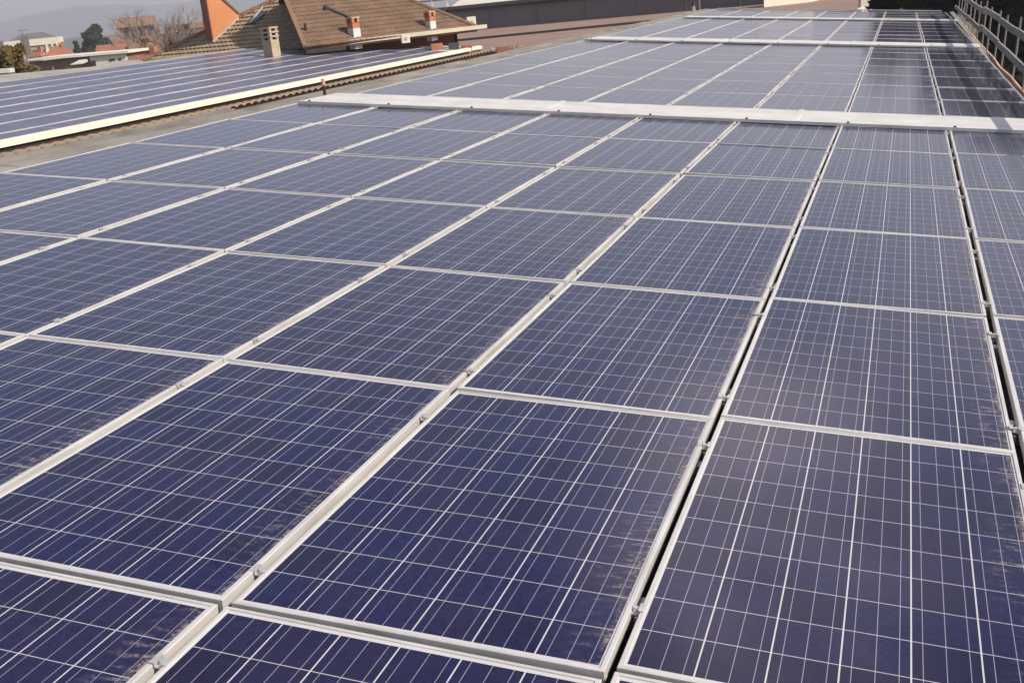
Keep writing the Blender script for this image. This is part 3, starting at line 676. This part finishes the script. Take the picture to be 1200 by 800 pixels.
# office block with dark tower
d = 300; P, ro = town(39, d, .25); S = d/FPX
t = thing('office_block', 'pale office block with a dark stair tower and grey hipped roof', 'building', P, ro)
zt = zat(40, 46, d) - GROUND; W = 6.6
part('wall', MB().box(-W, W, 0, 9, 0, zt - 1.9), M_PINKW, t); part('parapet', MB().box(-W-.3, W+.35, -.3, 9.3, zt - 1.7, zt), M_STONEW, t)
part('recess', MB().box(-W+.1, W-.1, .1, 8.9, zt-1.9, zt-1.7), M_SHUT, t)
part('stair_tower', MB().box(-1.9, -.5, -.9, 1.2, 0, zt + .9), M_SLATE, t); part('tower_pilaster', MB().box(-2.6, -1.93, -.7, .6, 0, zt-1.0), M_LEAD, t)
part('end_tower', MB().box(-W-1.5, -W-.32, -.6, 4, 0, zt + .3), M_SLATE, t)
b = MB(); h = zt; b.prism([(-W+.6,.6,h),(W-.6,.6,h),(W-.6,8.4,h),(-W+.6,8.4,h)], [(-2.8,3.8,h+1.6),(2.6,3.8,h+1.6),(2.6,5.2,h+1.6),(-2.8,5.2,h+1.6)]); part('roof', b, M_SLATE, t)
b = MB(); b.tube((-2.2,3,h+1.2),(-2.2,3,h+2.6),.05,.05,5); b.tube((-3.4,3,h+2.5),(-.8,3,h+2.5),.06,.06,5); part('aerial', b, M_DARK, t)
for x in (3.6, 5.0, 6.3): part('balcony_pier', MB().box(x-.25, x+.25, -.35, -.05, zt-6, zt-1.7), M_STONEW, t)
for z in (zt-3.6, zt-6.4): part('balcony', MB().box(3.2, W+.3, -.7, -.02, z-.2, z+.5), M_STONEW, t)
windows(t, -6.2, -2.9, 0, (zt-4.2, zt-7.2), 3, .8, 1.3); windows(t, -.3, 3.0, 0, (zt-4.2, zt-7.2), 3, .8, 1.3)

def hip_house(name, px0, px1, py_eave, py_top, d, wallm, roofm, label, yaw=.2, gable=False, cat='house', floors=1):
    P, ro = town((px0+px1)/2, d, yaw); w = (px1-px0)/2*d/FPX; dep = w*1.3
    ze = zat((px0+px1)/2, py_eave, d) - GROUND; zt_ = zat((px0+px1)/2, py_top, d) - GROUND
    t = thing(name, label, cat, P, ro, 'houses of the town')
    part('wall', MB().box(-w*.92, w*.92, 0, dep, 0, ze), wallm, t)
    b = MB(); iw = w*.95 if gable else w*.35
    b.prism([(-w,-.4,ze-.1),(w,-.4,ze-.1),(w,dep+.4,ze-.1),(-w,dep+.4,ze-.1)], [(-iw,dep*.45,zt_),(iw,dep*.45,zt_),(iw,dep*.55,zt_),(-iw,dep*.55,zt_)]); r = part('roof', b, roofm, t)
    part('chimney', MB().box(w*.2, w*.2+.5, dep*.3, dep*.3+.5, ze, zt_+.5), M_BRICK, r)
    windows(t, -w*.85, w*.85, 0, [ze - 2.0 - 2.8*k for k in range(floors)], max(2, int(w*2/2.6)), .9, 1.2)
    return t
hip_house('town_house', 52, 86, 64.5, 53.5, 170, M_STONEW, M_REDTILE, 'town house with pointed red roof right of the office block', .35)
hip_house('town_house', 30, 50, 66, 60, 150, M_PINKW, M_REDTILE, 'low orange roofed house below the office block tower', -.2)
hip_house('town_house', 112, 146, 60, 52, 190, M_STONEW, M_REDTILE, 'house with broad red roof right of the round dark tree', .15, True)
hip_house('town_house', 98, 113, 56, 52, 380, M_STONEW, M_REDTILE, 'small far white house between the two dark trees', .1)
hip_house('town_house', 128, 150, 50, 41, 420, M_PINKW, M_BRNTILE, 'faint far house left of the brown apartment block', .1, True)
hip_house('town_house', 149, 186, 69.5, 63.5, 95, M_WALL, M_REDTILE, 'near orange tiled house behind the left panel roof', -.25, True)
hip_house('town_house', 150, 205, 61, 49.5, 140, M_OCHRE, M_BRNTILE, 'long brown roofed house under the bare trees', .1, True)
hip_house('town_house', 206, 242, 33, 27, 260, M_OCHRE, M_BRNTILE, 'brown house with a pale eaves line left of the orange wing wall', .1, True)
# apartment block
d = 210; P, ro = town(176, d, .3); S = d/FPX
t = thing('apartment_block', 'brown stepped apartment block with balconies behind bare trees', 'building', P, ro, 'houses of the town')
zt = zat(165, 27, d) - GROUND
part('wall', MB().box(-4.6, 1.6, 0, 8, 0, zt - .6), M_OCHRE, t); part('side_wing', MB().box(1.62, 6.5, 1.2, 9, 0, zt - 1.9), M_PINKW, t)
b = MB(); b.prism([(-5.1,-.6,zt-.6),(2,-.6,zt-.6),(2,8.5,zt-.6),(-5.1,8.5,zt-.6)], [(-5.1,3.8,zt+1.2),(2,3.8,zt+1.2),(2,4.2,zt+1.2),(-5.1,4.2,zt+1.2)]); part('roof', b, M_BRNTILE, t)
for k in range(3):
    z = zt - 3.1 - 2.9*k
    part('balcony', MB().box(-1.2, 1.5, -1.1, -.02, z-.3, z+.75), M_PINKW if k % 2 else M_OCHRE, t); part('balcony', MB().box(3.2, 6.2, .1, 1.18, z-1.4, z-.4), M_STONEW if k == 1 else M_PINKW, t)
windows(t, -4.3, 1.4, 0, [zt-2.6-2.9*k for k in range(3)], 4, .8, 1.4); windows(t, 1.9, 6.3, 1.2, [zt-3.8-2.9*k for k in range(3)], 3, .8, 1.4)
# long low cream building with a van-like white row
d = 92; P, ro = town(92, d, .0); S = d/FPX
t = thing('long_shed', 'long low shed with a thin cream roof edge behind the left panels', 'building', P, ro)
zl = zat(38, 69.5, d) - GROUND; zr = zat(145, 61, d) - GROUND; x0, x1 = (36-92)*S, (146-92)*S
part('wall', MB().box(x0, x1, .3, 7, 0, min(zl, zr) - .1), M_BRNTILE, t)
b = MB(); b.prism([(x0-.3,-.2,zl-.12),(x1+.3,-.2,zr-.12),(x1+.3,7.4,zr-.12),(x0-.3,7.4,zl-.12)], [(x0-.3,-.2,zl+.06),(x1+.3,-.2,zr+.06),(x1+.3,7.4,zr+.06),(x0-.3,7.4,zl+.06)]); part('roof', b, M_CREAM, t)
part('pale_front', MB().box((103-92)*S, x1, .05, .28, 0, zr - .14), M_STONEW, t)
for px in (104.5, 107.5, 127, 130.5, 138):
    x = (px-92)*S; part('opening', MB().box(x-.09, x+.12, .0, .045, zr-1.3, zr-.45), M_SHUT, t)
b = MB(); zz = zat(95, 75, d) - GROUND; xx = (88-92)*S; b.prism([(xx,-1.6,zz),(xx+.95,-1.6,zz),(xx+.95,-.25,zz+.1),(xx,-.25,zz+.1)], [(xx,-1.6,zz+.06),(xx+.95,-1.6,zz+.06),(xx+.95,-.25,zz+.32),(xx+.3,-.25,zz+.32)]); part('awning', b, M_WHITE, t)
b = MB(); b.box((57-92)*S-.06, (57-92)*S+.06, .2, .29, zl-1.0, zl-.72); part('lamp', b, M_WHITE, t)
# grey lean-to roof beyond the left ridge
t = thing('lean_to_roof', 'grey sloping lean-to roof with a white edge strip beyond the left panels', 'building')
g0, g1, g2, g3 = at(88, 85, 50), at(132, 72, 56), at(164, 70, 56), at(166, 77, 50)
b = MB(); b.prism([q - zc*.14 for q in (g0, g3, g2, g1)], [g0, g3, g2, g1]); part('roof', b, M_GREYROOF, t)
b = MB(); b.path([at(110, 81, 49.6), at(167, 74.5, 49.6)], .2, .22); part('edge_strip', b, M_WHITE, t)
prism_z(b := MB(), [g0 + VF*.4 + VR*.4, g3 + VF*.4, g2 - VF*.4, g1 - VF*.3], GROUND, min(g0.z, g3.z) - .3); part('wall', b, M_WALL, t)
b = MB(); b.path([at(-30, 85.5, 44), at(14, 82.5, 44)], .5, .16)
solo('ridge_sheet', b, M_WHITE, 'short white metal sheet on the grey ridge beside the autumn bush', 'metal sheet')

# ------------------------------------------------------------------ trees
def leaves(b, c, rx_, rz_, n, size, R, shell=.55):
    for _ in range(n):
        d = Vector((R.gauss(0,1), R.gauss(0,1), R.gauss(0,1))).normalized(); r = R.uniform(shell, 1.0) ** .7
        p = Vector(c) + Vector((d.x*rx_*r, d.y*rx_*r, d.z*rz_*r)); s_ = size*R.uniform(.6, 1.35)
        u = Vector((R.gauss(0,1), R.gauss(0,1), R.gauss(0,1))).normalized(); v = u.orthogonal().normalized()*s_*.55; u = u*s_
        b.poly([p-u, p+v*.9, p+u, p-v])
def leafy(name, P, H, Wd, label, mt, size, seed, clumps=40, per=90, base=.12, conic=False, group=None):
    R = random.Random(seed); t = thing(name, label, 'tree', P, (0,0,0), group)
    tr = MB(); tr.tube((0,0,-.2), (0,0,H*.5), H*.028+.04, H*.016+.02, 8); tr.tube((0,0,H*.5), (R.uniform(-.05,.05)*H, 0, H*.9), H*.016+.02, .02, 6)
    cr_ = MB()
    for _ in range(clumps):
        q = R.uniform(base, .97); prof = (1 - q)**.8*1.15 if conic else (max(.05, 1 - ((q - .5)/.52)**2))**.55
        a = R.uniform(0, 2*pi); rr = Wd*prof*R.uniform(.35, .92); c = Vector((rr*cos(a), rr*sin(a), q*H))
        if R.random() < .5: tr.tube((0,0,max(.1, q*H - rr*.6)), c, .03 + H*.004, .012, 5, False)
        cs = Wd*R.uniform(.20, .36)*(.6 + .5*prof); leaves(cr_, c, cs, cs*.8, per, size, R)
    part('trunk', tr, M_BARK, t); part('crown', cr_, mt, t, norm=False); return t
def ground_at(px, d): P = at(px, 60, d); return Vector((P.x, P.y, GROUND))
def from_px(px, y0, d): return zat(px, y0, d) - GROUND
leafy('round_tree', ground_at(115, 230), from_px(115, 30, 230), 17*230/FPX, 'dark round evergreen rising above the red roofs', M_LGREEN, .36, 1, 80, 90, .42)
leafy('conifer_tree', ground_at(90, 200), from_px(90, 45.5, 200), 9*200/FPX, 'small dark pointed conifer left of the round evergreen', M_LGREEN, .3, 2, 60, 80, .2, True)
leafy('autumn_bush', ground_at(13, 60), from_px(13, 50, 60), 30*60/FPX, 'yellow green autumn tree at the left picture edge', M_LAUT, .12, 3, 90, 120, .5)
leafy('small_bush', ground_at(78, 66), from_px(78, 75, 66), 14*66/FPX, 'low olive brown bush top beside the grey lean-to roof', M_LAUT, .11, 4, 26, 80, .6)
leafy('round_tree', ground_at(105, 160), from_px(105, 56, 160), 6*160/FPX, 'small brown green tree between conifer and red roofed house', M_LAUT, .2, 14, 22, 60, .4)
leafy('round_tree', ground_at(272, 120), from_px(272, 7, 120), 6*120/FPX, 'dark treetop showing over the roof right of the orange wall', M_LGREEN, .2, 15, 26, 70, .55)
M_LBRN = leafmat('brown autumn leaves', (.05,.03,.018), (.13,.075,.045), .6)
for i, (px, y0, d, w, lab) in enumerate(((172, 44, 128, 10, 'brown autumn tree under the tallest bare tree'), (201, 40, 126, 12, 'reddish brown autumn tree left of the tiled roof edge'),
      (222, 27, 145, 10, 'brown autumn treetop beside the orange wing wall'), (150, 53, 150, 7, 'small brown tree at the foot of the apartment block'))):
    leafy('autumn_tree', ground_at(px, d), from_px(px, y0, d), w*d/FPX, lab, M_LBRN, .14, 60+i, 46, 75, .5, False, 'brown trees among the town houses')
def bare(P, H, label, seed, spread=.36, mt=M_TWIG):
    R = random.Random(seed); t = thing('bare_tree', label, 'tree', P, (0,0,0), 'bare trees among the town houses')
    tr, tw = MB(), MB()
    def grow(p, d, L, r, lev):
        q = p + d*L; (tr if lev < 2 else tw).tube(p, q, r, r*.7, 6 if lev < 2 else 3, False)
        if lev >= 6: return
        for _ in range(3):
            nd = (d + Vector((R.gauss(0,spread), R.gauss(0,spread), R.gauss(.12,spread*.6)))).normalized()
            grow(p + d*L*R.uniform(.55, 1), nd, L*R.uniform(.62, .86), max(r*.6, .015), lev+1)
    grow(Vector((0,0,-.1)), Vector((0,0,1)), H*.30, H*.016+.03, 0)
    zm = max(v[2] for v in tw.v)
    for q in (tr, tw): q.v = [(v[0]*1.15*H/zm, v[1]*1.15*H/zm, v[2]*H/zm) for v in q.v]
    part('trunk', tr, M_BARK, t); part('crown', tw, mt, t, norm=False); return t
bare(ground_at(188, 120), from_px(188, 2, 120)*.98, 'tallest bare tree in front of the brown apartment block', 21)
bare(ground_at(205, 135), from_px(205, 14, 135)*.95, 'bare tree just right of the tallest one', 22)
bare(ground_at(228, 150), from_px(228, 12, 150)*.95, 'bare tree touching the orange wing wall', 23)
bare(ground_at(166, 130), from_px(166, 38, 130)*.95, 'low bare tree at the left side of the apartment block', 24, .45)

# dark evergreens beyond the roof end; they fill the view behind the railing; those furthest right, unseen, are added to shade the rest
spots = [(-.35, 47.6, 10.6, 2.0), (2.4, 47.5, 12.6, 2.6), (4.6, 49.5, 13.4, 2.7), (7.0, 48, 13.6, 2.9), (9.8, 50, 14.4, 3.0), (12.8, 48, 14, 3.1), (16.0, 50, 15.5, 3.2), (19.5, 48.5, 15, 3.2), (23, 50, 15, 3.2)]
names = ['leftmost dark evergreen, beside the small white wall at the roof end', 'dark evergreen directly behind the far end strip of the roof', 'dark evergreen behind the far start of the railing', 'tall dark evergreen behind the railing top',
         'dark evergreen in the upper right corner behind the railing']
for i, (x, y, H, w) in enumerate(spots):
    leafy('evergreen_tree', Vector((x, y, GROUND)), H, w, names[i] if i < 5 else 'unseen evergreen added right of the row to shade the trees behind the railing', M_LDARK, .34, 40+i, 64, 85, .03, False, 'dark evergreens beyond the roof end')
# their undergrowth
R = random.Random(77); b = MB()
for i in range(60): leaves(b, (R.uniform(-1, 26), R.uniform(45.5, 52), GROUND + R.uniform(.5, 7)), 1.2, 1.2, 70, .36, R)
o = link('undergrowth', b.mesh('undergrowth', M_LDARK)); tag(o, 'dense dark undergrowth filling the gaps between the evergreens', 'undergrowth', kind='stuff')
